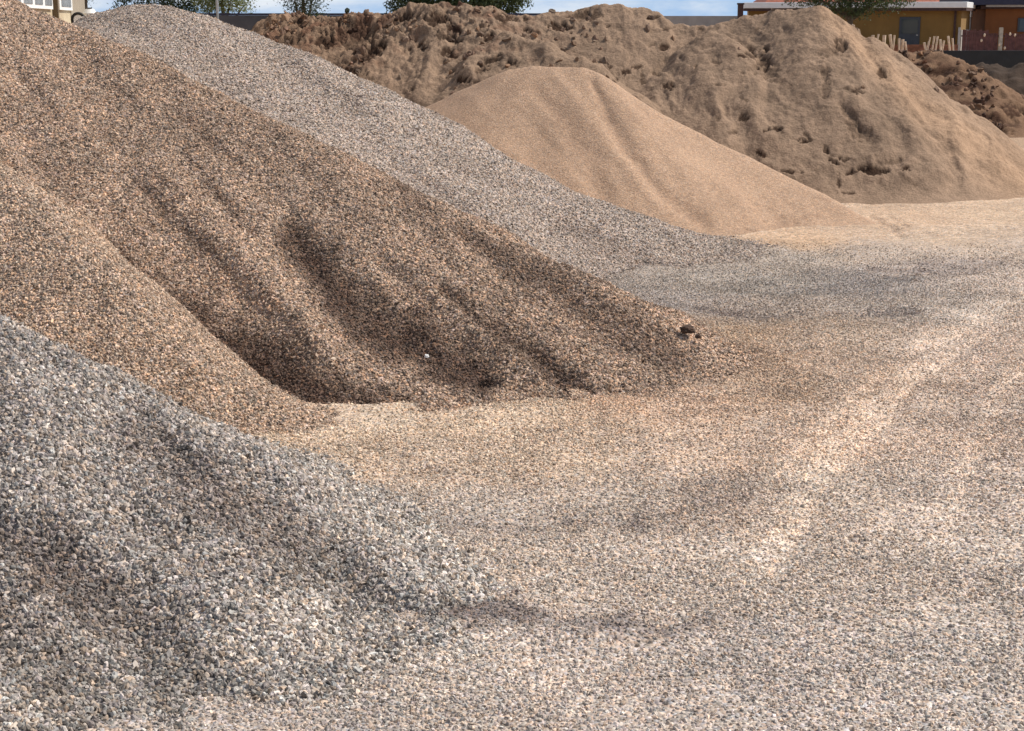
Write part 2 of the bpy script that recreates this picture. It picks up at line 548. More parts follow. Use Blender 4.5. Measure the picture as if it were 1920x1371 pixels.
M_grav_far = gravel_mat('grey_gravel', 0.024, 0.5, 0.3, 0.014)
M_grav_brown = gravel_mat('brown_gravel', 0.022, 0.62, 0.38, 0.016)
M_grav_fg = gravel_mat('coarse_grey_gravel', 0.03, 0.6, 0.28, 0.02)
M_ground = gravel_mat('yard_gravel', 0.020, 0.42, 0.28, 0.010)
M_sand = gravel_mat('coarse_sand', 0.013, 0.30, 0.22, 0.006)
M_soil = soil_mat('sandy_soil')
M_stone = stone_mat('loose_gravel_stones', 1.12, 0.52)
M_stone_y = stone_mat('yard_gravel_stones', 1.1, 0.40)
M_stone_g = stone_mat('grey_gravel_stones', 1.1, 0.45)
M_stone_b = stone_mat('brown_gravel_stones', 1.08, 0.55)

# ---- grey gravel heap, bottom left
def fg_grad(T, uu, vv, X, Y, H):
    """the thin outer skirt is mixed with the yard's own gravel"""
    k = np.clip(1 - H / 0.34 + (fbm(X * 3, Y * 3, 33, 3) - 0.5) * 0.8, 0, 1)[..., None] * 0.85
    rel_tone = T.mean(-1, keepdims=True) / 0.282
    return T * (1 - k) + k * np.array([0.385, 0.35, 0.305]) * np.clip(rel_tone, 0.3, 1.2)


fg_o, fg_me = make_heap(
    'gravel_heap', 'coarse grey gravel heap with pale and black stones filling the bottom left corner', 'gravel heap',
    [[(-460, 440, 12.6), (-220, 520, 12.1), (0, 605, 11.4), (130, 660, 11.1), (250, 745, 10.8), (370, 806, 10.5), (430, 856, 10.4), (500, 908, 10.4), (570, 965, 10.3), (640, 1014, 10.0), (690, 1052, 9.72), (740, 1088, 9.5)]],
    (-7.5, 2.5, 5.0, 15.5), 0.03, (0.34, 0.80), (0.315, 0.282, 0.248), M_grav_fg, yf=0.865, rnd=0.25, toe=0.16,
    extra=lambda X, Y, H: (fbm(X * 1.4 + Y * .5, Y * 0.9, 3, 3) - 0.5) * 0.17,
    bands=[([(250, 800, 50), (420, 930, 60), (620, 1060, 45), (760, 1140, 22)], 0.035, 0.5),  # shade in the heap's folds painted dark into the tint
           ([(0, 1000, 60), (130, 1060, 60), (330, 1250, 70), (520, 1390, 60)], 0.04, 0.62),
           ([(-40, 1150, 70), (120, 1260, 90), (260, 1400, 80)], 0.03, 0.5),
           ([(0, 900, 50), (200, 1000, 40), (450, 1150, 40), (640, 1240, 45)], -0.03, -0.28),  # lit band between the folds, painted paler
           ([(640, 1130, 24), (800, 1140, 26), (960, 1165, 24), (1130, 1190, 24)], 0.03, 0.4)],
    mott=0.10, rough=0.02, dens_fn=lambda *a: in_view(*a), grad=fg_grad)
add_stones(fg_me, 'gravel_stones', 2900, 0.0275, M_stone, fg_o, 11)

# ---- light tan gravel heap, left edge
tan_o, tan_me = make_heap(
    'gravel_heap', 'light tan gravel heap at the left edge between grey and brown heaps', 'gravel heap',
    [[(-500, 110, 18.6), (-200, 215, 17.6), (-20, 305, 16.6), (40, 345, 16.1), (100, 405, 15.6), (165, 463, 15.0), (230, 525, 14.6), (350, 645, 14.0), (420, 708, 13.75), (480, 752, 13.6), (540, 775, 13.5)]],
    (-10, 1.5, 9.5, 21.5), 0.035, (0.64, 0.90), (0.395, 0.302, 0.222), M_grav_brown, yf=0.885, rnd=0.2, toe=0.12,
    extra=lambda X, Y, H: (fbm(X * 1.2, Y * 0.6, 8, 3) - 0.5) * 0.16,
    mott=0.08, rough=0.012, dens_fn=lambda *a: in_view(*a))
add_stones(tan_me, 'gravel_stones', 2700, 0.021, M_stone_b, tan_o, 12)


# ---- large brown gravel heap
def brown_extra(X, Y, H):
    a = X * 0.8 + Y * 0.6
    return (fbm(a * 1.5 + 3, (Y * 0.8 - X * 0.6) * 0.25, 21, 3) - 0.5) * 0.22 + (vn(a * 3.4, (Y * 0.8 - X * 0.6) * 0.3, 25) - 0.5) * 0.05


def chutes(seed, n, box, ang, ln, wd, dk):
    """thin straight slide marks running down a slope, drier and damper by turns"""
    r = random.Random(seed); out = []
    for i in range(n):
        u = r.uniform(box[0], box[1]); v = r.uniform(box[2], box[3])
        a = math.radians(ang + r.uniform(-7, 7)); L = r.uniform(*ln); q = r.uniform(*wd)
        m = r.uniform(*dk) * (1 if r.random() < .65 else -0.5)
        out.append(([(u, v, q * .5), (u + math.cos(a) * L * .5, v + math.sin(a) * L * .5, q), (u + math.cos(a) * L, v + math.sin(a) * L * .95, q * .6)], 0.009 if m > 0 else -0.006, m * 0.8))
    return out


br_o, br_me = make_heap(
    'gravel_heap', 'large brown gravel heap with dark damp and shade-tinted gullies behind the light tan heap', 'gravel heap',
    [[(-420, -190, 21.5), (-160, -90, 21.3), (0, 5, 20.9), (60, 24, 20.7), (130, 52, 20.4), (200, 77, 20.1), (300, 127, 19.6), (400, 177, 19.1), (500, 227, 18.6), (620, 277, 18.1),
      (700, 322, 17.8), (830, 387, 17.2), (900, 440, 16.9), (1000, 482, 16.5), (1100, 532, 16.2), (1200, 573, 16.1), (1265, 606, 16.1), (1310, 632, 16.15)]],
    (-11.5, 3.6, 12.0, 26.0), 0.04, (0.465, 0.62), (0.345, 0.258, 0.188), M_grav_brown, dark_rgb=(0.77, 0.81, 0.82), yf=0.893, wobs=0.45, rnd=0.22, toe=0.09,
    extra=brown_extra,
    bands=[([(170, 440, 14), (265, 530, 40), (375, 620, 62), (490, 700, 66), (610, 745, 58), (745, 765, 36)], 0.06, 0.95),  # gullies: shade of faces turned from the sun painted in, with damp gravel
           ([(540, 430, 30), (610, 500, 45), (700, 590, 60), (800, 650, 55), (900, 700, 30)], 0.09, 0.92),
           ([(830, 540, 16), (930, 620, 28), (1040, 690, 26), (1100, 722, 14)], 0.07, 0.8),
           ([(870, 430, 14), (980, 500, 24), (1100, 570, 40), (1200, 630, 42), (1270, 670, 30)], 0.02, 0.58),
           ([(300, 330, 60), (480, 520, 40), (600, 640, 36)], -0.07, -0.05),
           ([(640, 360, 50), (760, 500, 40), (900, 620, 26), (1000, 700, 20)], -0.06, -0.16)]
    + chutes(5, 46, (180, 950, 180, 640), 44, (70, 230), (7, 20), (0.2, 0.6)) + chutes(6, 12, (880, 1180, 500, 640), 30, (50, 120), (6, 14), (0.2, 0.6)),
    mott=0.10, rough=0.014, dens_fn=lambda X, Y, H, uu, vv: in_view(X, Y, H, uu, vv, 22.0))
add_stones(br_me, 'gravel_stones', 1900, 0.024, M_stone_b, br_o, 13)

# ---- tall grey gravel heap behind it
gr_o, gr_me = make_heap(
    'gravel_heap', 'tall grey gravel heap with a rounded top, between the brown gravel and the sand heap', 'gravel heap',
    [[(60, 130, 27.5), (150, 48, 27.3), (200, 22, 27.2), (260, 5, 27.0), (310, 7, 26.8), (370, 27, 26.5), (450, 66, 26.0), (560, 101, 25.6), (650, 141, 25.2), (760, 196, 24.7),
      (830, 241, 24.4), (950, 301, 24.0), (1100, 366, 23.5), (1200, 413, 23.2), (1250, 436, 23.1)]],
    (-12.5, 5.5, 17.5, 33.5), 0.05, (0.44, 0.58), (0.36, 0.304, 0.252), M_grav_far, yf=0.93, rnd=0.35, toe=0.2,
    extra=lambda X, Y, H: (fbm(X * 0.9 + Y * .7, Y * 0.3, 44, 3) - 0.5) * 0.28,
    bands=[([(1050, 420, 14), (1180, 470, 22), (1280, 520, 16)], 0.04, 0.3)] + chutes(8, 26, (300, 1150, 60, 420), 33, (80, 260), (9, 22), (0.05, 0.22)),
    mott=0.07, rough=0.012, dens_fn=lambda X, Y, H, uu, vv: in_view(X, Y, H, uu, vv, 29.0))
add_stones(gr_me, 'gravel_stones', 1000, 0.026, M_stone_g, gr_o, 14)

# ---- sand heap
sa_o, sa_me = make_heap(
    'sand_heap', 'smooth tan sand heap with a flat top in front of the soil ridge', 'sand heap',
    [[(640, 300, 28.6), (790, 206, 28.4), (900, 152, 28.2), (960, 127, 28.0), (1000, 121, 27.9), (1090, 123, 27.7), (1112, 132, 27.6), (1200, 186, 27.3), (1300, 241, 27.0), (1400, 291, 26.7),
      (1500, 342, 26.3), (1600, 401, 25.8), (1640, 426, 25.6), (1700, 440, 25.4)]],
    (-6.0, 8.2, 20.0, 32.0), 0.035, 0.62, (0.39, 0.268, 0.178), M_sand, yf=0.935, wobs=0.35, rnd=0.09, toe=0.06,
    extra=lambda X, Y, H: (fbm(X * 0.9 + Y * .3, Y * 0.35, 64, 3) - 0.5) * 0.15,
    bands=[([(1010, 170, 14), (1060, 220, 20), (1110, 300, 26), (1130, 370, 22)], 0.035, 0.14),
           ([(1110, 150, 8), (1150, 230, 14), (1190, 300, 16), (1240, 360, 16), (1320, 410, 14)], 0.05, 0.14),
           ([(1040, 140, 12), (1100, 210, 16), (1160, 300, 18), (1230, 380, 16)], -0.03, -0.08)] + chutes(9, 22, (880, 1500, 170, 370), 42, (50, 160), (6, 14), (0.03, 0.14)),
    spots=[(1470, 420, 26, 13, 5, 0.06, 0.16), (1390, 432, 20, 7, 5, 0.04, 0.1), (1520, 405, 18, 5, 0, 0.03, 0.12)],
    mott=0.06, rough=0.006)


# ---- soil ridge at the back of the yard
def ridge_extra(X, Y, H):
    g = (fbm(X * 0.8, Y * 0.45, 51, 4) - 0.5) * 0.30
    top = np.clip((H - 1.3) / 1.8, 0, 1)
    lft = np.clip((1.5 - X) / 4, 0.12, 1)
    wx = X + (fbm(X * 1.2, Y * 1.2, 58, 3) - 0.5) * 1.0
    bill = np.abs(fbm(wx * 1.9, Y * 1.6, 52, 5, 0.6) - 0.5)
    crust = np.clip((fbm(wx * 3.2, Y * 2.6, 54, 4, 0.6) - 0.5) * 9, -0.5, 0.5)      # broken crust with sharp edges
    cl = np.abs(fbm(X * 7.5, Y * 6.5, 53, 4, 0.65) - 0.5)
    gul = (vn(wx * 2.4, Y * 0.35, 57) - 0.5) * 0.14
    return g + bill * (0.12 + 0.24 * top * lft) + crust * (0.015 + 0.06 * top * lft) - cl * (0.07 + 0.26 * top * lft) + gul


rs = random.Random(4)
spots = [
    # u, v, ru, rv, angle, depth, painted darkness — shade in hollows and damp slumps of the ridge
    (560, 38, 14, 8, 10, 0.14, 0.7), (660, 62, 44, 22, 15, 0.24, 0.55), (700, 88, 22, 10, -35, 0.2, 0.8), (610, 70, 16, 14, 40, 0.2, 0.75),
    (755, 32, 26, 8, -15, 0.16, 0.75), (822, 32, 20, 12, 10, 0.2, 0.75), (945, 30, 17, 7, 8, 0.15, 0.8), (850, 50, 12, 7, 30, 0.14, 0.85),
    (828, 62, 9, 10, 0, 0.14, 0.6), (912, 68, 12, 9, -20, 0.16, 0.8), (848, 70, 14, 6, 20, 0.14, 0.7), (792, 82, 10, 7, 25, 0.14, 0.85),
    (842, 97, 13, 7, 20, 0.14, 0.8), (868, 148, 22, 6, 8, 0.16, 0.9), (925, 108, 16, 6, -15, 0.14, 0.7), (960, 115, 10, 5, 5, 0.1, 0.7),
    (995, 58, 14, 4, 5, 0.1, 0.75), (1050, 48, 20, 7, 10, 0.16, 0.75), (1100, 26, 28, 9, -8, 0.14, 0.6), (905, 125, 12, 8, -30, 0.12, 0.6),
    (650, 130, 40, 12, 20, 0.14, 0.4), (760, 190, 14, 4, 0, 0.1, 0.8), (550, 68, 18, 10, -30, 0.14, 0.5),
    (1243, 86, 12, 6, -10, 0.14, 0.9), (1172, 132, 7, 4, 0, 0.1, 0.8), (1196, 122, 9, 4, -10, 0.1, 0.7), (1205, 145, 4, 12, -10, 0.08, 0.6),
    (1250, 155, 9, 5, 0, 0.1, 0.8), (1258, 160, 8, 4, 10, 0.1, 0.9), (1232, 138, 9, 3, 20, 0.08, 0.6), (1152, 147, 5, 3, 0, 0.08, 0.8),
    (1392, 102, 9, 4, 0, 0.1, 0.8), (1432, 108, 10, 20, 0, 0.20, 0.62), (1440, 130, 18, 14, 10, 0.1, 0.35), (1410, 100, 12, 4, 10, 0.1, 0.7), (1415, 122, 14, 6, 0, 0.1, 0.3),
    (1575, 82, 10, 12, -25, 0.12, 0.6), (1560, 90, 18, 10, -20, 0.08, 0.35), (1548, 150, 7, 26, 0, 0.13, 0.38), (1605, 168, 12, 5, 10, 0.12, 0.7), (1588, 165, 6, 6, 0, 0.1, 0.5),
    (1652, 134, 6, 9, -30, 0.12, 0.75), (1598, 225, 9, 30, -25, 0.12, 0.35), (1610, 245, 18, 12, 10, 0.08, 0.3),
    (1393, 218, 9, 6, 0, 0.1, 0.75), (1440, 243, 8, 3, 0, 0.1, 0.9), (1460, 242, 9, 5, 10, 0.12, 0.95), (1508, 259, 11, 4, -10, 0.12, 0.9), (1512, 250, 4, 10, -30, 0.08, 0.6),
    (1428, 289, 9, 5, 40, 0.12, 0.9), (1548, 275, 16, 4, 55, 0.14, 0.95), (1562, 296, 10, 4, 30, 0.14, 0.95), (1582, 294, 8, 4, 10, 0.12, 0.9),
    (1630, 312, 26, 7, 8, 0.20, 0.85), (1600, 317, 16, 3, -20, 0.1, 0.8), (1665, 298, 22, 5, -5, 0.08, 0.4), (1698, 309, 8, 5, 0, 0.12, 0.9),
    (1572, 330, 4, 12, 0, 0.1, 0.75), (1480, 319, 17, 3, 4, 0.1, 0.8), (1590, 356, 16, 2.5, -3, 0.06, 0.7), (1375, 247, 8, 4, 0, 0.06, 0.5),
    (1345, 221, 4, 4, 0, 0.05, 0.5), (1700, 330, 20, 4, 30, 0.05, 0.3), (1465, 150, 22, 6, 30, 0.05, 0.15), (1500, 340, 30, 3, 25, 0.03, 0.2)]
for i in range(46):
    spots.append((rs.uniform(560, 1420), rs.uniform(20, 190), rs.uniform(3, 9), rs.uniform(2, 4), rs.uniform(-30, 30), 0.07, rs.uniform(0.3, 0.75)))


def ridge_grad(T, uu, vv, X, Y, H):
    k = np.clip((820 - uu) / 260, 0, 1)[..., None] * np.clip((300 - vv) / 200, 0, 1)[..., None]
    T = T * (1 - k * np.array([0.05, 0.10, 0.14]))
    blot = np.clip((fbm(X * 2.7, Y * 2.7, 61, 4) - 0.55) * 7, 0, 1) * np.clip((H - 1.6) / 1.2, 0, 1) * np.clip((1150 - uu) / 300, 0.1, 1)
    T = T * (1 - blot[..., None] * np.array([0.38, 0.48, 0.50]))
    # sunlit strip painted paler down the right flank
    d = np.exp(-seg_d(uu, vv, [(1545, 20, 16), (1640, 110, 22), (1730, 200, 30), (1830, 270, 45), (1960, 360, 60)]) ** 2)
    return T * (1 + d[..., None] * np.array([0.34, 0.29, 0.22]))


def ridge_dens(X, Y, H, uu, vv):
    top = np.clip((H - 1.0) / 1.6, 0, 1) ** 1.3
    lft = np.clip((1300 - uu) / 500, 0.05, 1)
    n = np.clip((fbm(X * 1.3, Y * 1.3, 205, 4) - 0.47) * 9, 0.0, 1)
    return top * lft * n


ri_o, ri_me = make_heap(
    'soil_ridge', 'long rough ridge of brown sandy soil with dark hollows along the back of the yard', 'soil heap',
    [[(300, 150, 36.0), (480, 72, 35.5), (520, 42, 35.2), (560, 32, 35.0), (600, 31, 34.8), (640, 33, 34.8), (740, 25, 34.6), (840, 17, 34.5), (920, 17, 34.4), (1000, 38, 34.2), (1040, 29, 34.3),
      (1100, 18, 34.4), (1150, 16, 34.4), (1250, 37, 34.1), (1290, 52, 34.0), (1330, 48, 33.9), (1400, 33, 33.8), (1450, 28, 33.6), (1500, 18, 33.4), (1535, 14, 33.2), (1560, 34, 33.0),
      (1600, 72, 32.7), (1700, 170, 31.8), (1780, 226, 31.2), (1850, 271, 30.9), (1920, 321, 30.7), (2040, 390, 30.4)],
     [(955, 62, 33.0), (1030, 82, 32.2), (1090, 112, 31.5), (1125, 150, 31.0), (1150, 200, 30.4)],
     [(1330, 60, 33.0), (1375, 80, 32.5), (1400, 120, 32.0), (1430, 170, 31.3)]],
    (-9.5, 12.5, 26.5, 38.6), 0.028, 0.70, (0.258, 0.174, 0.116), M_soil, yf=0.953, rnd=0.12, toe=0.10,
    extra=ridge_extra, spots=spots, mott=0.10, rough=0.02, grad=ridge_grad, dens_fn=ridge_dens, dark_rgb=(0.82, 0.86, 0.88), lift=0.06)


M_clods = stone_mat('dried_soil_clods', 0.95, 0.25)
add_stones(ri_me, 'soil_clods', 26, 0.115, M_clods, ri_o, 23)


# ---- soil mounds behind the ridge, far right
def mound_grad(T, uu, vv, X, Y, H):
    ph = vv * 0.16 + (fbm(X * 1.5, Y * 1.5, 71, 3) - 0.5) * 9 + uu * 0.012
    st = np.clip(np.sin(ph) * 1.6, 0, 1) * np.clip(1 - np.exp(-seg_d(uu, vv, [(1740, 92, 14), (1800, 108, 16), (1860, 150, 20), (1920, 215, 26)]) ** 2 * 0.8), 0, 1)
    return T * (1 - st[..., None] * np.array([0.55, 0.62, 0.62]))


mo_o, mo_me = make_heap(
    'soil_mound', 'small reddish brown mound of layered soil behind the right flank of the soil ridge', 'soil heap',
    [[(1600, 84, 46.5), (1680, 92, 46), (1760, 94, 45.5), (1800, 110, 45), (1840, 140, 44.6), (1880, 183, 44.2), (1925, 232, 44)]],
    (7.5, 19.0, 37.5, 52.0), 0.06, 0.66, (0.19, 0.112, 0.066), M_soil, rnd=0.25, toe=0.1,
    extra=lambda X, Y, H: -np.abs(fbm(X * 2.2, Y * 2.2, 81, 4) - 0.5) * 0.45,
    spots=[(1860, 232, 26, 14, 15, 0.3, 0.85), (1900, 205, 18, 10, 20, 0.2, 0.8), (1770, 132, 36, 6, 3, 0.2, 0.8), (1840, 160, 30, 5, 40, 0.15, 0.7), (1690, 108, 12, 8, 0, 0.2, 0.8)],
    mott=0.12, rough=0.03, grad=mound_grad, dens_fn=lambda X, Y, H, uu, vv: np.clip((fbm(X * 1.5, Y * 1.5, 205, 4) - 0.45) * 8, 0.0, 1))
add_stones(mo_me, 'soil_clods', 16, 0.16, M_clods, mo_o, 29)
dm_o, _ = make_heap(
    'soil_mound', 'dark grey-brown mound of damp soil at the right edge below the black wall', 'soil heap',
    [[(1790, 150, 57), (1825, 122, 56.5), (1870, 117, 56), (1920, 126, 55.5), (2020, 130, 55), (2200, 190, 55)]],
    (11.5, 29.0, 48.0, 64.0), 0.08, 0.60, (0.06, 0.040, 0.028), M_soil, rnd=0.3, toe=0.1,
    extra=lambda X, Y, H: (fbm(X * 1.6, Y * 1.6, 83, 4) - 0.5) * 0.5, mott=0.12, rough=0.03)

# ------------------------------------------------------------------ ground
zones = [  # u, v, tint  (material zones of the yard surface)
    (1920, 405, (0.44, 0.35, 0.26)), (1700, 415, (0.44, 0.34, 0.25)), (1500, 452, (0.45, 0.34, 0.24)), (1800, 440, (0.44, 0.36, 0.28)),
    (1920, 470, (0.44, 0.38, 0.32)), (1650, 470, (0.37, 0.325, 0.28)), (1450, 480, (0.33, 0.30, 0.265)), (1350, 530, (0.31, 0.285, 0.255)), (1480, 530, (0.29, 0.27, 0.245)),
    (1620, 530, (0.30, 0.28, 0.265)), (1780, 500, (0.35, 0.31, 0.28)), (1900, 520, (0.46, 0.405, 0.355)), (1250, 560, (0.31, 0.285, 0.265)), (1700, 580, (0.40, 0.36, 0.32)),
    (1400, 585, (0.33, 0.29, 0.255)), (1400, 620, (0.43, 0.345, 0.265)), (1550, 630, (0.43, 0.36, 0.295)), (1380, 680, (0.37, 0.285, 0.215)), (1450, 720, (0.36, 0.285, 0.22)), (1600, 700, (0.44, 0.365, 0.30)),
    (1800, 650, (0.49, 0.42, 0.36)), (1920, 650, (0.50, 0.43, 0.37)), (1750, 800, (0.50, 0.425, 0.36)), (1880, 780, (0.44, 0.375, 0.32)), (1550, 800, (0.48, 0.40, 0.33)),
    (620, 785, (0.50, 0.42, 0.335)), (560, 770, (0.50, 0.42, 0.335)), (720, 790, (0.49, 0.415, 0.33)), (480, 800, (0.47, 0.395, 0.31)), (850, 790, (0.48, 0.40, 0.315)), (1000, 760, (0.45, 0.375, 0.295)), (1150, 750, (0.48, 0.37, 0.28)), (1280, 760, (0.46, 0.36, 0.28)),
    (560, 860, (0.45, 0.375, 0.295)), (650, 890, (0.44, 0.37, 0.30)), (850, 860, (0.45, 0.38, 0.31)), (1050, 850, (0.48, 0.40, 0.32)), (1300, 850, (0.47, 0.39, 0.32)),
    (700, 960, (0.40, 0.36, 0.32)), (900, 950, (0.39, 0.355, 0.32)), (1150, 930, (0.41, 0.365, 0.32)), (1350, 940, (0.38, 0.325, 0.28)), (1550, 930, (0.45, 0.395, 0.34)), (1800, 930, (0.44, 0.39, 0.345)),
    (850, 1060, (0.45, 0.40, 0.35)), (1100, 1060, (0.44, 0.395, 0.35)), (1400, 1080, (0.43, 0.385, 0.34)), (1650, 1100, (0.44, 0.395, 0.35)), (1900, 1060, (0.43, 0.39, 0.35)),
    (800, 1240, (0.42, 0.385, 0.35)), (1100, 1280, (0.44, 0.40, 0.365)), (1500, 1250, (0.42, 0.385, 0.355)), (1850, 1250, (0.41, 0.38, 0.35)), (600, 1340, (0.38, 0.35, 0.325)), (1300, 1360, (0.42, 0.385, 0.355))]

xs = np.concatenate([-np.geomspace(900, 9.2, 50), np.arange(-9, 11, 0.05), np.geomspace(11.1, 900, 50)])
ys = np.concatenate([np.linspace(-120, 5.4, 24), np.arange(5.5, 33, 0.05), np.geomspace(33.2, 70, 30), np.linspace(71, 78, 12), np.geomspace(79, 2500, 60)])
X, Y = np.meshgrid(xs, ys)
near = np.clip((40 - Y) / 8, 0, 1)
H, painted_dark, uu, vv, wob, wob2 = ground_h(X, Y)
H = H + (fbm(X * 4, Y * 4, 103, 4, 0.6) - 0.5) * 0.03 * near
T = np.zeros(X.shape + (3,)); Wt = np.zeros(X.shape)
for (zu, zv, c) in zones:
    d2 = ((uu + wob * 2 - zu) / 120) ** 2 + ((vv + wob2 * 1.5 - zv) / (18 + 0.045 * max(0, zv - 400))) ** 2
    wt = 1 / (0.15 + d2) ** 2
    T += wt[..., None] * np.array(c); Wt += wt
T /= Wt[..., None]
far = np.clip((Y - 33) / 6, 0, 1)[..., None]
T = T * (1 - far) + far * np.array([0.36, 0.27, 0.19])
n = fbm(X * 1.1, Y * 1.1, 107, 5, 0.6); n2 = fbm(X * 5, Y * 5, 109, 3)
T = T * (1 + (n - 0.5) * 0.35 + (n2 - 0.5) * 0.22)[..., None] * np.array([1.03, 0.985, 0.92])
brk = np.clip((fbm(X * 3.5, Y * 3.5, 113, 4, 0.65) - 0.40) * 6, 0, 1)
mz = np.clip(painted_dark * (0.5 + n2) * np.where(painted_dark > 0, 0.3 + 0.8 * brk, 1), -0.4, 0.9)[..., None]
T = T * (1 - mz * np.array([0.62, 0.64, 0.62]))
zon = np.clip((uu - 0) * 0 + 1, 0, 1)
dens = ((uu > -260) & (uu < 2180) & (vv < 1640)).astype(float) * np.clip((22 - Y) / 6, 0, 1)
sandy = np.exp(-(((uu - 620) / 190) ** 2 + ((vv - 782) / 24) ** 2))       # fine sand with few stones
dens = dens * (1 - 0.9 * sandy) * (0.4 + 0.6 * np.clip((fbm(X * 1.7, Y * 1.7, 117, 5, 0.65) - 0.38) * 5, 0, 1))
# fewer stones on the packed wheel track
tr = np.exp(-seg_d(uu, vv, [(1480, 1000, 60), (1560, 860, 60), (1700, 700, 60), (1850, 580, 40)]) ** 2)
dens = dens * (1 - 0.35 * tr)
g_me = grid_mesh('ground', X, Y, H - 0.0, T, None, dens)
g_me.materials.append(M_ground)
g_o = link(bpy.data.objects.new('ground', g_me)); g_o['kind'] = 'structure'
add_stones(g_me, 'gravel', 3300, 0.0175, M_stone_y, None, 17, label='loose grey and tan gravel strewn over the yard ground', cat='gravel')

# ------------------------------------------------------------------ small mesh kit
class MB:
    def __init__(self):
        self.bm = bmesh.new()

    def box(self, x0, x1, y0, y1, z0, z1, bev=0.0):
        r = bmesh.ops.create_cube(self.bm, size=1.0)
        for v in r['verts']:
            v.co = Vector(((x0 + x1) / 2 + v.co.x * (x1 - x0), (y0 + y1) / 2 + v.co.y * (y1 - y0), (z0 + z1) / 2 + v.co.z * (z1 - z0)))
        if bev:
            es = list({e for v in r['verts'] for e in v.link_edges})
            bmesh.ops.bevel(self.bm, geom=es, offset=bev, segments=2, affect='EDGES', profile=0.5)
        return self

    def tube(self, a, b, r0, r1=None, n=10):
        r1 = r0 if r1 is None else r1
        a = Vector(a); b = Vector(b)
        q = (b - a).to_track_quat('Z', 'Y')
        ra, rb = [], []
        for i in range(n):
            t = 2 * math.pi * i / n
            d = q @ Vector((math.cos(t), math.sin(t), 0))
            ra.append(self.bm.verts.new(a + d * r0)); rb.append(self.bm.verts.new(b + d * r1))
        for i in range(n):
            self.bm.faces.new((ra[i], ra[(i + 1) % n], rb[(i + 1) % n], rb[i]))
        self.bm.faces.new(ra[::-1]); self.bm.faces.new(rb)
        return self

    def torus(self, c, axis, R, r, n=32, m=12):
        c = Vector(c); q = Vector(axis).to_track_quat('Z', 'Y')
        rings = []
        for i in range(n):
            t = 2 * math.pi * i / n
            row = []
            for j in range(m):
                p = 2 * math.pi * j / m
                v = Vector(((R + r * math.cos(p)) * math.cos(t), (R + r * math.cos(p)) * math.sin(t), r * 1.3 * math.sin(p)))
                row.append(self.bm.verts.new(c + q @ v))
            rings.append(row)
        for i in range(n):
            for j in range(m):
                self.bm.faces.new((rings[i][j], rings[(i + 1) % n][j], rings[(i + 1) % n][(j + 1) % m], rings[i][(j + 1) % m]))
        return self

    def build(self, name, mat, parent=None, smooth=False):
        bmesh.ops.recalc_face_normals(self.bm, faces=self.bm.faces)
        me = bpy.data.meshes.new(name)
        self.bm.to_mesh(me); self.bm.free()
        me.materials.append(mat)
        if smooth:
            for p in me.polygons: p.use_smooth = True
        o = bpy.data.objects.new(name, me)
        return link(o, parent)


def rock(name, loc, s, mat, seed, parent=None):
    bm = bmesh.new()
    bmesh.ops.create_icosphere(bm, subdivisions=4, radius=1)
    from mathutils import noise as mn
    for v in bm.verts:
        d = mn.fractal(v.co * 1.6 + Vector((seed * 3.1, 0, 0)), 0.9, 2.0, 5)
        v.co *= 1 + 0.32 * d
        v.co = Vector((v.co.x * s[0], v.co.y * s[1], v.co.z * s[2]))
    me = bpy.data.meshes.new(name); bm.to_mesh(me); bm.free()
    me.materials.append(mat)
    o = bpy.data.objects.new(name, me); o.location = loc
    return link(o, parent)


# dark clods at the foot of the brown heap
M_clod = plain('damp_earth', (0.07, 0.04, 0.025), 0.95, noise=0.4, scale=30, bump=0.01)
p = W(1288, 618, 13.9)
c = rock('earth_clod', p, (0.065, 0.05, 0.036), M_clod, 1); tag(c, 'larger dark brown earth clod at the right foot of the brown gravel heap', 'clod', 'earth clods')
p = W(1309, 631, 13.85)
c = rock('earth_clod', p, (0.028, 0.028, 0.02), M_clod, 2); tag(c, 'small dark brown earth clod just right of the larger clod', 'clod', 'earth clods')
M_white = plain('white_stone', (0.8, 0.78, 0.74), 0.7, noise=0.1, scale=40)
p = W(800, 668, 13.1)
c = rock('white_stone', p, (0.019, 0.019, 0.017), M_white, 3); tag(c, 'single bright white stone on the dark lower slope of the brown gravel heap', 'stone')

# ------------------------------------------------------------------ buildings and walls behind the yard
M_ochre = plain('ochre_render', (0.23, 0.132, 0.036), 0.9, noise=0.12, scale=1.2, bump=0.01)
M_orange = plain('orange_render', (0.20, 0.075, 0.024), 0.9, noise=0.12, scale=1.2, bump=0.01)
M_whitemetal = plain('white_metal', (0.82, 0.82, 0.80), 0.45, noise=0.04, scale=4)
M_dkwood = plain('dark_wood', (0.06, 0.03, 0.025), 0.8, noise=0.3, scale=8)
M_dkblue = plain('dark_blue_paint', (0.045, 0.055, 0.07), 0.5, noise=0.15, scale=5)
M_glass = plain('dark_glass', (0.05, 0.07, 0.08), 0.08)
M_greywall = plain('grey_block', (0.36, 0.33, 0.30), 0.9, noise=0.12, scale=2)
M_navy = plain('navy_roof', (0.02, 0.022, 0.05), 0.6, noise=0.2, scale=3)
M_beige = plain('beige_stucco', (0.47, 0.38, 0.25), 0.9, noise=0.09, scale=2.5, bump=0.01)
M_beige2 = plain('grey_beige_stucco', (0.33, 0.28, 0.21), 0.9, noise=0.12, scale=2.5, bump=0.01)
M_frame = plain('white_window_frame', (0.85, 0.84, 0.80), 0.5, noise=0.03, scale=4)
M_pane = plain('pale_reflecting_pane', (0.40, 0.42, 0.43), 0.12, noise=0.3, scale=3)
M_black = plain('black_sheet', (0.012, 0.012, 0.012), 0.6, noise=0.3, scale=3, bump=0.02)
M_screen = plain('dark_grey_screen', (0.085, 0.085, 0.095), 0.8, noise=0.25, scale=1.5)
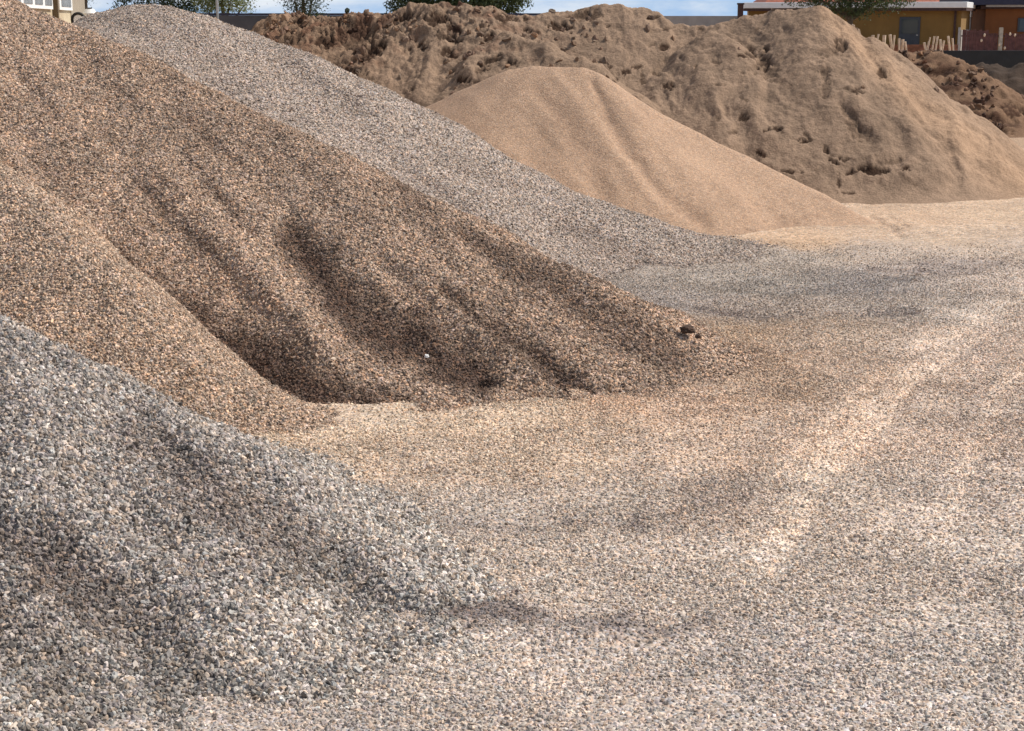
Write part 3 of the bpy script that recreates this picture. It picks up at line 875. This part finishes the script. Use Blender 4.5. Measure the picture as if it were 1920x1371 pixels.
M_galv = plain('galvanised_steel', (0.45, 0.45, 0.44), 0.45, 0.6, noise=0.1, scale=10)
M_rubber = plain('black_rubber', (0.015, 0.015, 0.015), 0.75, noise=0.2, scale=20)
M_red = plain('dark_red_paint', (0.16, 0.035, 0.03), 0.7, noise=0.3, scale=3)
M_pale = plain('bleached_wood', (0.66, 0.52, 0.38), 0.85, noise=0.25, scale=6)
M_redtile = plain('red_roof_tile', (0.30, 0.09, 0.05), 0.85, noise=0.3, scale=5)
M_bark = plain('bark', (0.11, 0.085, 0.06), 0.95, noise=0.3, scale=8, bump=0.02)



def Z(v, Y):
    return W(960, v, Y).z


def P0(u, Y, z=None):
    p = W(u, 60, Y)
    p.z = (TZ - 0.05 if Y > 75.3 else 0.0) if z is None else z
    return p


# yellow building: local x runs along its front (0 at the right corner, negative to the left), local y into the building
rc = P0(1801, 95.0)
yb = empty('yellow_building', rc, -math.radians(20))
tag(yb, 'long ochre yellow building with white metal roof edge and dark blue door', 'building')
LEN = 12.5
zr0 = Z(15, 95) - rc.z; zr1 = Z(3.5, 95) - rc.z
b = MB(); b.box(-LEN, 0, 0, 6.2, 0, zr0); b.build('wall', M_ochre, yb)
b = MB(); b.box(-LEN - .25, 0.32, -0.45, 6.6, zr0 + .003, zr1, 0.03); rf = b.build('roof', M_whitemetal, yb)
b = MB(); b.box(-LEN - .22, 0.29, -0.42, 6.57, zr0 - .16, zr0); b.build('eave_board', M_dkwood, yb)
dx = -2.9
zd1 = Z(32, 95) - rc.z
b = MB(); b.box(dx - .60, dx + .60, -0.05, -0.003, 0.12, zd1); dr = b.build('door', M_dkblue, yb)
b = MB(); b.box(dx - .47, dx + .47, -0.07, -0.053, zd1 - .95, zd1 - .12); b.build('door_glass', M_glass, dr)
b = MB(); b.box(dx + .40, dx + .50, -0.10, -0.053, 1.0, 1.06); b.build('handle', M_galv, dr)
b = MB(); b.box(-0.40, -0.28, -0.12, -0.003, 0, zr0 - .165); b.build('downpipe', M_dkwood, yb)
b = MB(); b.box(-0.12, 0.0, -0.16, -0.003, 0, zr0 - 1.1); b.build('corner_post', M_galv, yb)
b = MB(); b.box(0.003, 0.05, .05, 6.15, 0, zr0 - 1.25); b.build('plinth', M_greywall, yb)
# house with red roof far behind the yellow building
hp = P0(1428, 125)
hb = empty('red_roofed_house', hp)
tag(hb, 'red tiled house showing just above the white roof edge of the ochre building', 'building')
b = MB(); b.box(0, 14.5, 0, 8, 0, 2.6); b.build('wall', M_beige, hb)
b = MB(); bm = b.bm
vs = [bm.verts.new(c) for c in ((-.5, -.5, 2.6), (15, -.5, 2.6), (15, 8.5, 2.6), (-.5, 8.5, 2.6), (3, 4, 5.4), (11.5, 4, 5.4))]
for f in ((0, 1, 5, 4), (1, 2, 5), (2, 3, 4, 5), (3, 0, 4), (3, 2, 1, 0)): bm.faces.new([vs[i] for i in f])
b.build('roof', M_redtile, hb)

# orange building at the right edge
op = P0(1846, 100)
ob = empty('orange_building', op, -math.radians(4))
tag(ob, 'deep orange building with dark overhanging roof at the right edge', 'building')
zw = Z(17, 100) - op.z
b = MB(); b.box(0, 12, 0, 8, 0, zw); b.build('wall', M_orange, ob)
b = MB(); b.box(-1.25, 2.25, -1.0, 8.4, Z(9.5, 100) - op.z, Z(-30, 100) - op.z); b.build('roof', M_navy, ob)
b = MB(); b.box(-.4, 12.4, -.4, 8.3, zw + .003, zw + .2); b.build('fascia', M_dkwood, ob)
b = MB(); b.box(-.1, 2.2, -.47, -.403, zw + .12, zw + .24); b.build('gutter', M_galv, ob)
b = MB(); b.box(1.95, 3.2, -.08, -.003, Z(60, 100) - op.z, Z(34, 100) - op.z); wn = b.build('window', M_dkblue, ob)
b = MB(); b.box(2.05, 3.1, -.1, -.083, Z(58, 100) - op.z, Z(36, 100) - op.z); b.build('pane', M_glass, wn)

# small grey shed with a white roof in the gap between the two
sp_ = P0(1819, 104)
sh = empty('shed', sp_)
tag(sh, 'small grey shed with white roof in the gap between yellow and orange buildings', 'shed')
zs_ = Z(32, 104) - sp_.z
b = MB(); b.box(0, .86, 0, 2.4, 0, zs_); b.build('wall', M_greywall, sh)
b = MB(); b.box(-.06, 1.02, -.2, 2.6, zs_ + .003, Z(19, 104) - sp_.z, 0.03); b.build('roof', M_whitemetal, sh)

# dark red slat fence with pale post
fp = P0(1803, 92)
fn = empty('slat_fence', fp)
tag(fn, 'dark red slatted fence with one pale post between black wall and orange building', 'fence')
b = MB()
r = random.Random(2)
zf = Z(57, 92) - fp.z
x = 0.06
while x < 6.5:
    wd = r.uniform(0.09, 0.13)
    if not (2.05 < x < 2.4): b.box(x, x + wd, 0, 0.03, 0.08, (zf if x < 1.45 else zf - .2) + r.uniform(-.05, .05))
    x += wd + r.uniform(0.0, 0.02) + 0.004
b.build('slats', plain('maroon_boards', (0.12, 0.05, 0.045), 0.8, noise=0.4, scale=4), fn)
b = MB(); b.box(0.02, 6.5, 0.034, 0.08, zf - .35, zf - .27); b.build('rail', M_dkwood, fn)
b = MB(); b.box(2.12, 2.32, -.08, 0.1, 0, Z(52, 92) - fp.z, 0.02); b.build('post', plain('weathered_concrete', (0.42, 0.38, 0.30), 0.9, noise=0.3, scale=9), fn)
for k, (u0, v0) in enumerate(((1846, 66), (1840, 76), (1874, 84), (1884, 90), (1894, 64), (1903, 66))):
    pp = W(u0, v0, 91.9)
    pc = rock('pale_scrap', pp, (0.06, 0.05, 0.085), M_pale, 20 + k)
    zz = ['upper pale scrap caught on the dark red fence below the grey shed', 'lower pale scrap on the dark red fence below the grey shed', 'pale lump on the foot of the pale fence post',
          'second pale lump just right of the fence post foot', 'left pale scrap on the fence before the orange wall', 'right pale scrap on the fence before the orange wall'][k]
    tag(pc, zz, 'scrap', 'pale scraps along the dark red fence')

# black retaining wall
p0 = P0(1728, 74.4, 0)
bw = MB(); bw.box(0, 24, -.12, 0.1, 0, Z(95, 74.4)); o = bw.build('black_wall', M_black); o.location = p0
tag(o, 'low black sheeted wall at the right behind the soil mounds', 'wall')

# row of pale stakes before the yellow building
pst = P0(1632, 88)
st = empty('stake_fence', pst)
tag(st, 'uneven row of short pale stakes before the ochre building', 'fence')
r = random.Random(9)
for (u0, v0, v1, wd) in ((1637, 66, 80, 6), (1647, 64, 74, 4), (1658, 66, 84, 7), (1669, 65, 78, 6), (1677, 66, 76, 4), (1686, 72, 82, 5), (1693, 74, 85, 6), (1697, 78, 86, 5),
                     (1733, 80, 87, 5), (1742, 78, 86, 4), (1752, 68, 84, 4), (1758, 68, 80, 4), (1763, 74, 84, 5), (1770, 76, 86, 4), (1778, 68, 76, 5), (1786, 72, 84, 4), (1744, 70, 78, 3)):
    a = W(u0, v0, 88 + r.uniform(-.4, .4)) - pst
    wd = wd / FPX * 88
    b = MB(); ln = r.uniform(-.22, .22)
    b.tube((a.x - ln, a.y, 0), (a.x, a.y, a.z), wd * 0.35, wd * 0.5, 7)
    b.build('stake', M_pale, st)
b = MB(); b.box(-.2, 4.9, .5, .56, 0, Z(84, 88) - pst.z); b.build('back_board', plain('red_brown_board', (0.22, 0.10, 0.06), 0.9, noise=0.5, scale=4), st)

# grey wall in the middle right distance, with a dark gate post
p0 = P0(1000, 100)
b = MB(); b.box(0, (1388 - 1000) / FPX * 100, 0, 0.2, 0, Z(30, 100) - p0.z); o = b.build('boundary_wall', M_greywall); o.location = p0
tag(o, 'plain grey boundary wall beyond the middle of the soil ridge', 'wall')
p0 = P0(1383, 96)
zp = Z(9, 96) - p0.z
b = MB(); b.box(0, .3, 0, .3, 0, zp); b.box(-.04, .34, -.04, .34, zp + .002, zp + .1)
o = b.build('gate_post', M_dkwood); o.location = p0
tag(o, 'dark square post at the left end of the ochre building', 'post')

# dark screen fence left
p0 = P0(230, 60)
sf = empty('screen_fence', p0)
tag(sf, 'tall dark grey screen fence between the grey gravel heap and the soil ridge', 'fence')
x1 = (1050 - 230) / FPX * 60
zt_ = Z(25, 60)
b = MB(); b.box(0, x1, 0, 0.05, 0, zt_ - .08); b.build('screen', M_screen, sf)
b = MB(); b.box(0, x1, -.02, 0.07, zt_ - .077, zt_); b.build('top_rail', M_navy, sf)
for k in range(6):
    xx = 3.52 + k * 2.4
    if xx > x1: break
    b = MB(); b.tube((xx, -.075, 0), (xx, -.075, 2.9 if k else Z(0, 60)), 0.05, 0.05, 8); b.build('post', M_galv, sf)

# beige building at the upper left: its long front recedes to the right
Bp = P0(-60, 30.0, 0)
Cp = P0(134, 52.0, 0)
d = Cp - Bp
Lf = d.length
rz = math.atan2(d.y, d.x)
bb = empty('beige_building', Bp, rz)
tag(bb, 'beige stuccoed building with white framed windows at the upper left corner', 'building')


def along(u):
    x, y, z = ray(u, 20)
    dd = d / Lf
    return (Bp.x * y - Bp.y * x) / (dd.y * x - dd.x * y)


def zat(u, v):
    return Z(v, (Bp + d / Lf * along(u)).y)


zs = zat(133, 20)
HB = zs + 2.6
EX = along(158)
MB().box(-4, Lf, 0, 8, 0, HB).build('wall', M_beige, bb)
MB().box(-4.4, EX + .3, -0.4, 8.4, HB + .003, HB + .25).build('roof', M_dkwood, bb)
MB().box(Lf + .002, EX, -0.03, 7.9, 0, HB).build('corner_pier', M_beige2, bb)
for (ua, ub, panes) in ((108, 132, 1), (12, 95, 4)):
    t0, t1 = along(ua), along(ub)
    fr = MB().box(t0, t1, -0.07, -0.003, zs, zs + 1.7).build('window', M_frame, bb)
    for k in range(panes):
        a0 = t0 + (t1 - t0) * k / panes; a1 = t0 + (t1 - t0) * (k + 1) / panes
        m_ = (a1 - a0) * 0.12 + 0.02
        MB().box(a0 + m_, a1 - m_, -0.085, -0.073, zs + 0.10, zs + 0.78).build('pane', M_pane, fr)
        MB().box(a0 + m_, a1 - m_, -0.085, -0.073, zs + 0.86, zs + 1.55).build('pane', M_pane, fr)
t_ = along(99)
MB().box(t_ - .18, t_ + .10, -0.16, -0.003, zs - 0.25, HB).build('downpipe', plain('brown_pipe', (0.13, 0.09, 0.045), 0.7), bb)
MB().box(along(118), Lf + .3, -0.5, -0.033, 0, zat(130, 50)).build('ledge', M_frame, bb)

# white wheel with black tyre hung by the corner
pw_ = W(147, 37, 47.5)
wh = empty('tyre', pw_)
tag(wh, 'black tyre with white wheel beside the corner of the beige building', 'tyre')
ax = Vector((0.15, -1, 0.05))
MB().torus((0, 0, 0), ax, 0.175, 0.045).build('rubber', M_rubber, wh, True)
MB().tube(ax.normalized() * -0.03, ax.normalized() * 0.03, 0.135, 0.135, 28).build('rim', M_frame, wh)
# white storage tank body right of the building
pt_ = W(168, 17, 48); zt = pt_.z; pt_.z = 0
tk = empty('storage_tank', pt_)
tag(tk, 'white upright storage tank between the beige building and the grey gravel heap', 'tank')
m = MB()
m.tube((0, 0, 0.0), (0, 0, zt - .12), .2, .2, 28); m.tube((0, 0, zt - .12), (0, 0, zt), .2, .12, 28); m.build('body', M_frame, tk, False)
MB().tube((0, 0, zt), (0, 0, zt + .04), .07, .07, 14).build('lid', M_black, tk)

# ------------------------------------------------------------------ trees
def leaf_mat(name, c1, c2):
    m, t, b = new_mat(name)
    g = t.nodes.new('ShaderNodeNewGeometry')
    r = t.nodes.new('ShaderNodeValToRGB')
    r.color_ramp.elements[0].color = (*c1, 1); r.color_ramp.elements[1].color = (*c2, 1)
    t.links.new(g.outputs['Random Per Island'], r.inputs[0])
    t.links.new(r.outputs[0], b.inputs['Base Color'])
    b.inputs['Roughness'].default_value = 0.6
    b.inputs['Transmission Weight'].default_value = 0.0
    tr = t.nodes.new('ShaderNodeBsdfTranslucent'); t.links.new(r.outputs[0], tr.inputs[0])
    mx = t.nodes.new('ShaderNodeMixShader'); mx.inputs[0].default_value = 0.3
    out = t.nodes['Material Output']
    t.links.new(b.outputs[0], mx.inputs[1]); t.links.new(tr.outputs[0], mx.inputs[2]); t.links.new(mx.outputs[0], out.inputs[0])
    return m


LM_dark = leaf_mat('dark_leaves', (0.018, 0.03, 0.014), (0.06, 0.085, 0.03))
LM_mid = leaf_mat('mid_green_leaves', (0.035, 0.055, 0.02), (0.11, 0.14, 0.05))
LM_yel = leaf_mat('yellow_green_leaves', (0.08, 0.11, 0.03), (0.26, 0.28, 0.10))


def tree(name, label, base, top, crown, n, leaf, mat, seed, droop=0.0, group='trees behind the yard'):
    """crown: list of (cx, cy, cz, rx, ry, rz) clumps relative to the base"""
    r = random.Random(seed)
    e = empty(name, base)
    tag(e, label, 'tree', group)
    b = MB()
    b.tube((0, 0, -0.1), (0.1, 0, top * 0.45), 0.2, 0.14, 10)
    for (cx, cy, cz, rx, ry, rz_) in crown[:7]:
        b.tube((0.1, 0, top * 0.42), (cx * .5, cy * .5, top * .42 + (cz - top * .42) * .6), 0.11, 0.06, 7)
        b.tube((cx * .5, cy * .5, top * .42 + (cz - top * .42) * .6), (cx, cy, cz), 0.06, 0.02, 6)
    b.build('trunk', M_bark, e)
    vs = []; fs = []
    tot = sum(c[3] * c[4] * c[5] for c in crown)
    for (cx, cy, cz, rx, ry, rz_) in crown:
        k = int(n * rx * ry * rz_ / tot)
        tw = []
        for i in range(max(8, k // 22)):
            while True:
                p = Vector((r.uniform(-1, 1), r.uniform(-1, 1), r.uniform(-1, 1)))
                if 0.15 < p.length < 1: break
            p = p * (0.65 + 0.35 * r.random()) / max(p.length, .5) if r.random() < .6 else p
            tw.append(Vector((cx + p.x * rx, cy + p.y * ry, cz + p.z * rz_)))
        for i in range(k):
            t0 = r.choice(tw)
            dv = Vector((r.gauss(0, .16), r.gauss(0, .16), r.gauss(0, .13) - (abs(r.gauss(0, 1)) * droop)))
            c0 = t0 + dv
            a = Vector((r.gauss(0, 1), r.gauss(0, 1), r.gauss(0, 1) - 3 * droop)).normalized()
            s = a.cross(Vector((r.gauss(0, 1), r.gauss(0, 1), r.gauss(0, 1)))).normalized()
            L = leaf * r.uniform(.6, 1.4); wd = L * r.uniform(.25, .45)
            j = len(vs)
            vs += [c0 - a * L * .5, c0 + s * wd * .5, c0 + a * L * .5, c0 - s * wd * .5]
            fs.append((j, j + 1, j + 2, j + 3))
    me = bpy.data.meshes.new('crown'); me.from_pydata([tuple(v) for v in vs], [], fs); me.materials.append(mat)
    link(bpy.data.objects.new('crown', me), e)
    return e


def base(u, Y):
    p = W(u, 60, Y); p.z = 0
    return p


tree('dense_tree', 'dark dense tree behind the top of the grey gravel heap', base(310, 70), 5.5,
     [(-1.2, 0, 3.6, 1.0, 1.0, 1.5), (0, 0, 3.9, 1.3, 1.2, 1.7), (1.0, 0.2, 3.8, 1.1, 1.0, 1.6), (0.2, 0, 2.2, 1.9, 1.1, 1.2), (-1.4, .3, 2.0, .7, .8, 1.2), (1.5, 0, 2.2, .8, .8, 1.2)], 16000, .14, LM_dark, 1)
tree('leafy_tree', 'yellow green tree right of the pale pole behind the screen fence', base(418, 66), 5,
     [(-.35, 0, 3.9, .7, .8, .8), (.35, .1, 3.75, .65, .7, .55), (.9, 0, 3.55, .4, .5, .32), (0, 0, 4.8, .9, .8, .8)], 7000, .11, LM_yel, 2)
tree('bushy_tree', 'small dark bushy tree left of the middle, above the left end of the soil ridge', base(570, 48), 4.6,
     [(-.25, 0, 3.55, .3, .4, .38), (.25, 0, 3.5, .36, .4, .42), (0, 0, 4.2, .5, .5, .6), (.05, 0, 3.1, .36, .4, .3)], 6000, .07, LM_dark, 3)
tree('willow_tree', 'wide dark green tree with hanging fringe above the crest of the soil ridge', base(855, 80), 8,
     [(-2.3, 0, 3.9, 1.0, 1.5, 1.5), (-1, 0, 3.8, 1.4, 1.6, 1.6), (.6, 0, 3.8, 1.4, 1.6, 1.6), (2.1, 0, 4.1, 1.1, 1.4, 1.5), (0, 0, 6.2, 2.5, 2.3, 1.6), (3.0, 0, 4.9, .8, 1, 1.3)], 60000, .16, LM_mid, 4, 0.16)
tree('feathery_tree', 'feathery green tree hanging over the white roof edge of the ochre building', base(1590, 86), 7,
     [(-2.4, 0, 4.4, 1.1, .9, .75), (-.9, 0, 4.2, 1.2, 1.0, .95), (.6, 0, 3.9, 1.2, 1.0, .9), (1.9, 0, 4.1, 1.1, .9, .8), (2.9, 0, 4.4, .8, .8, .6), (0, 0, 5.9, 2.6, 1.6, 1.3)], 20000, .15, LM_mid, 5, 0.10)
tree('roadside_tree', 'sliver of dark green foliage beside the beige building', base(163, 58), 5,
     [(0, 0, 4.2, .3, .5, .55), (-.2, 0, 4.8, .6, .6, .6), (0.05, 0, 3.75, .16, .3, .22)], 2500, .08, LM_mid, 6)
p = W(651, 21, 34.7)
sh_ = rock('brush_tuft', p, (0.045, 0.045, 0.07), LM_dark, 9)
tag(sh_, 'tiny dark tuft on the crest of the soil ridge', 'plant')
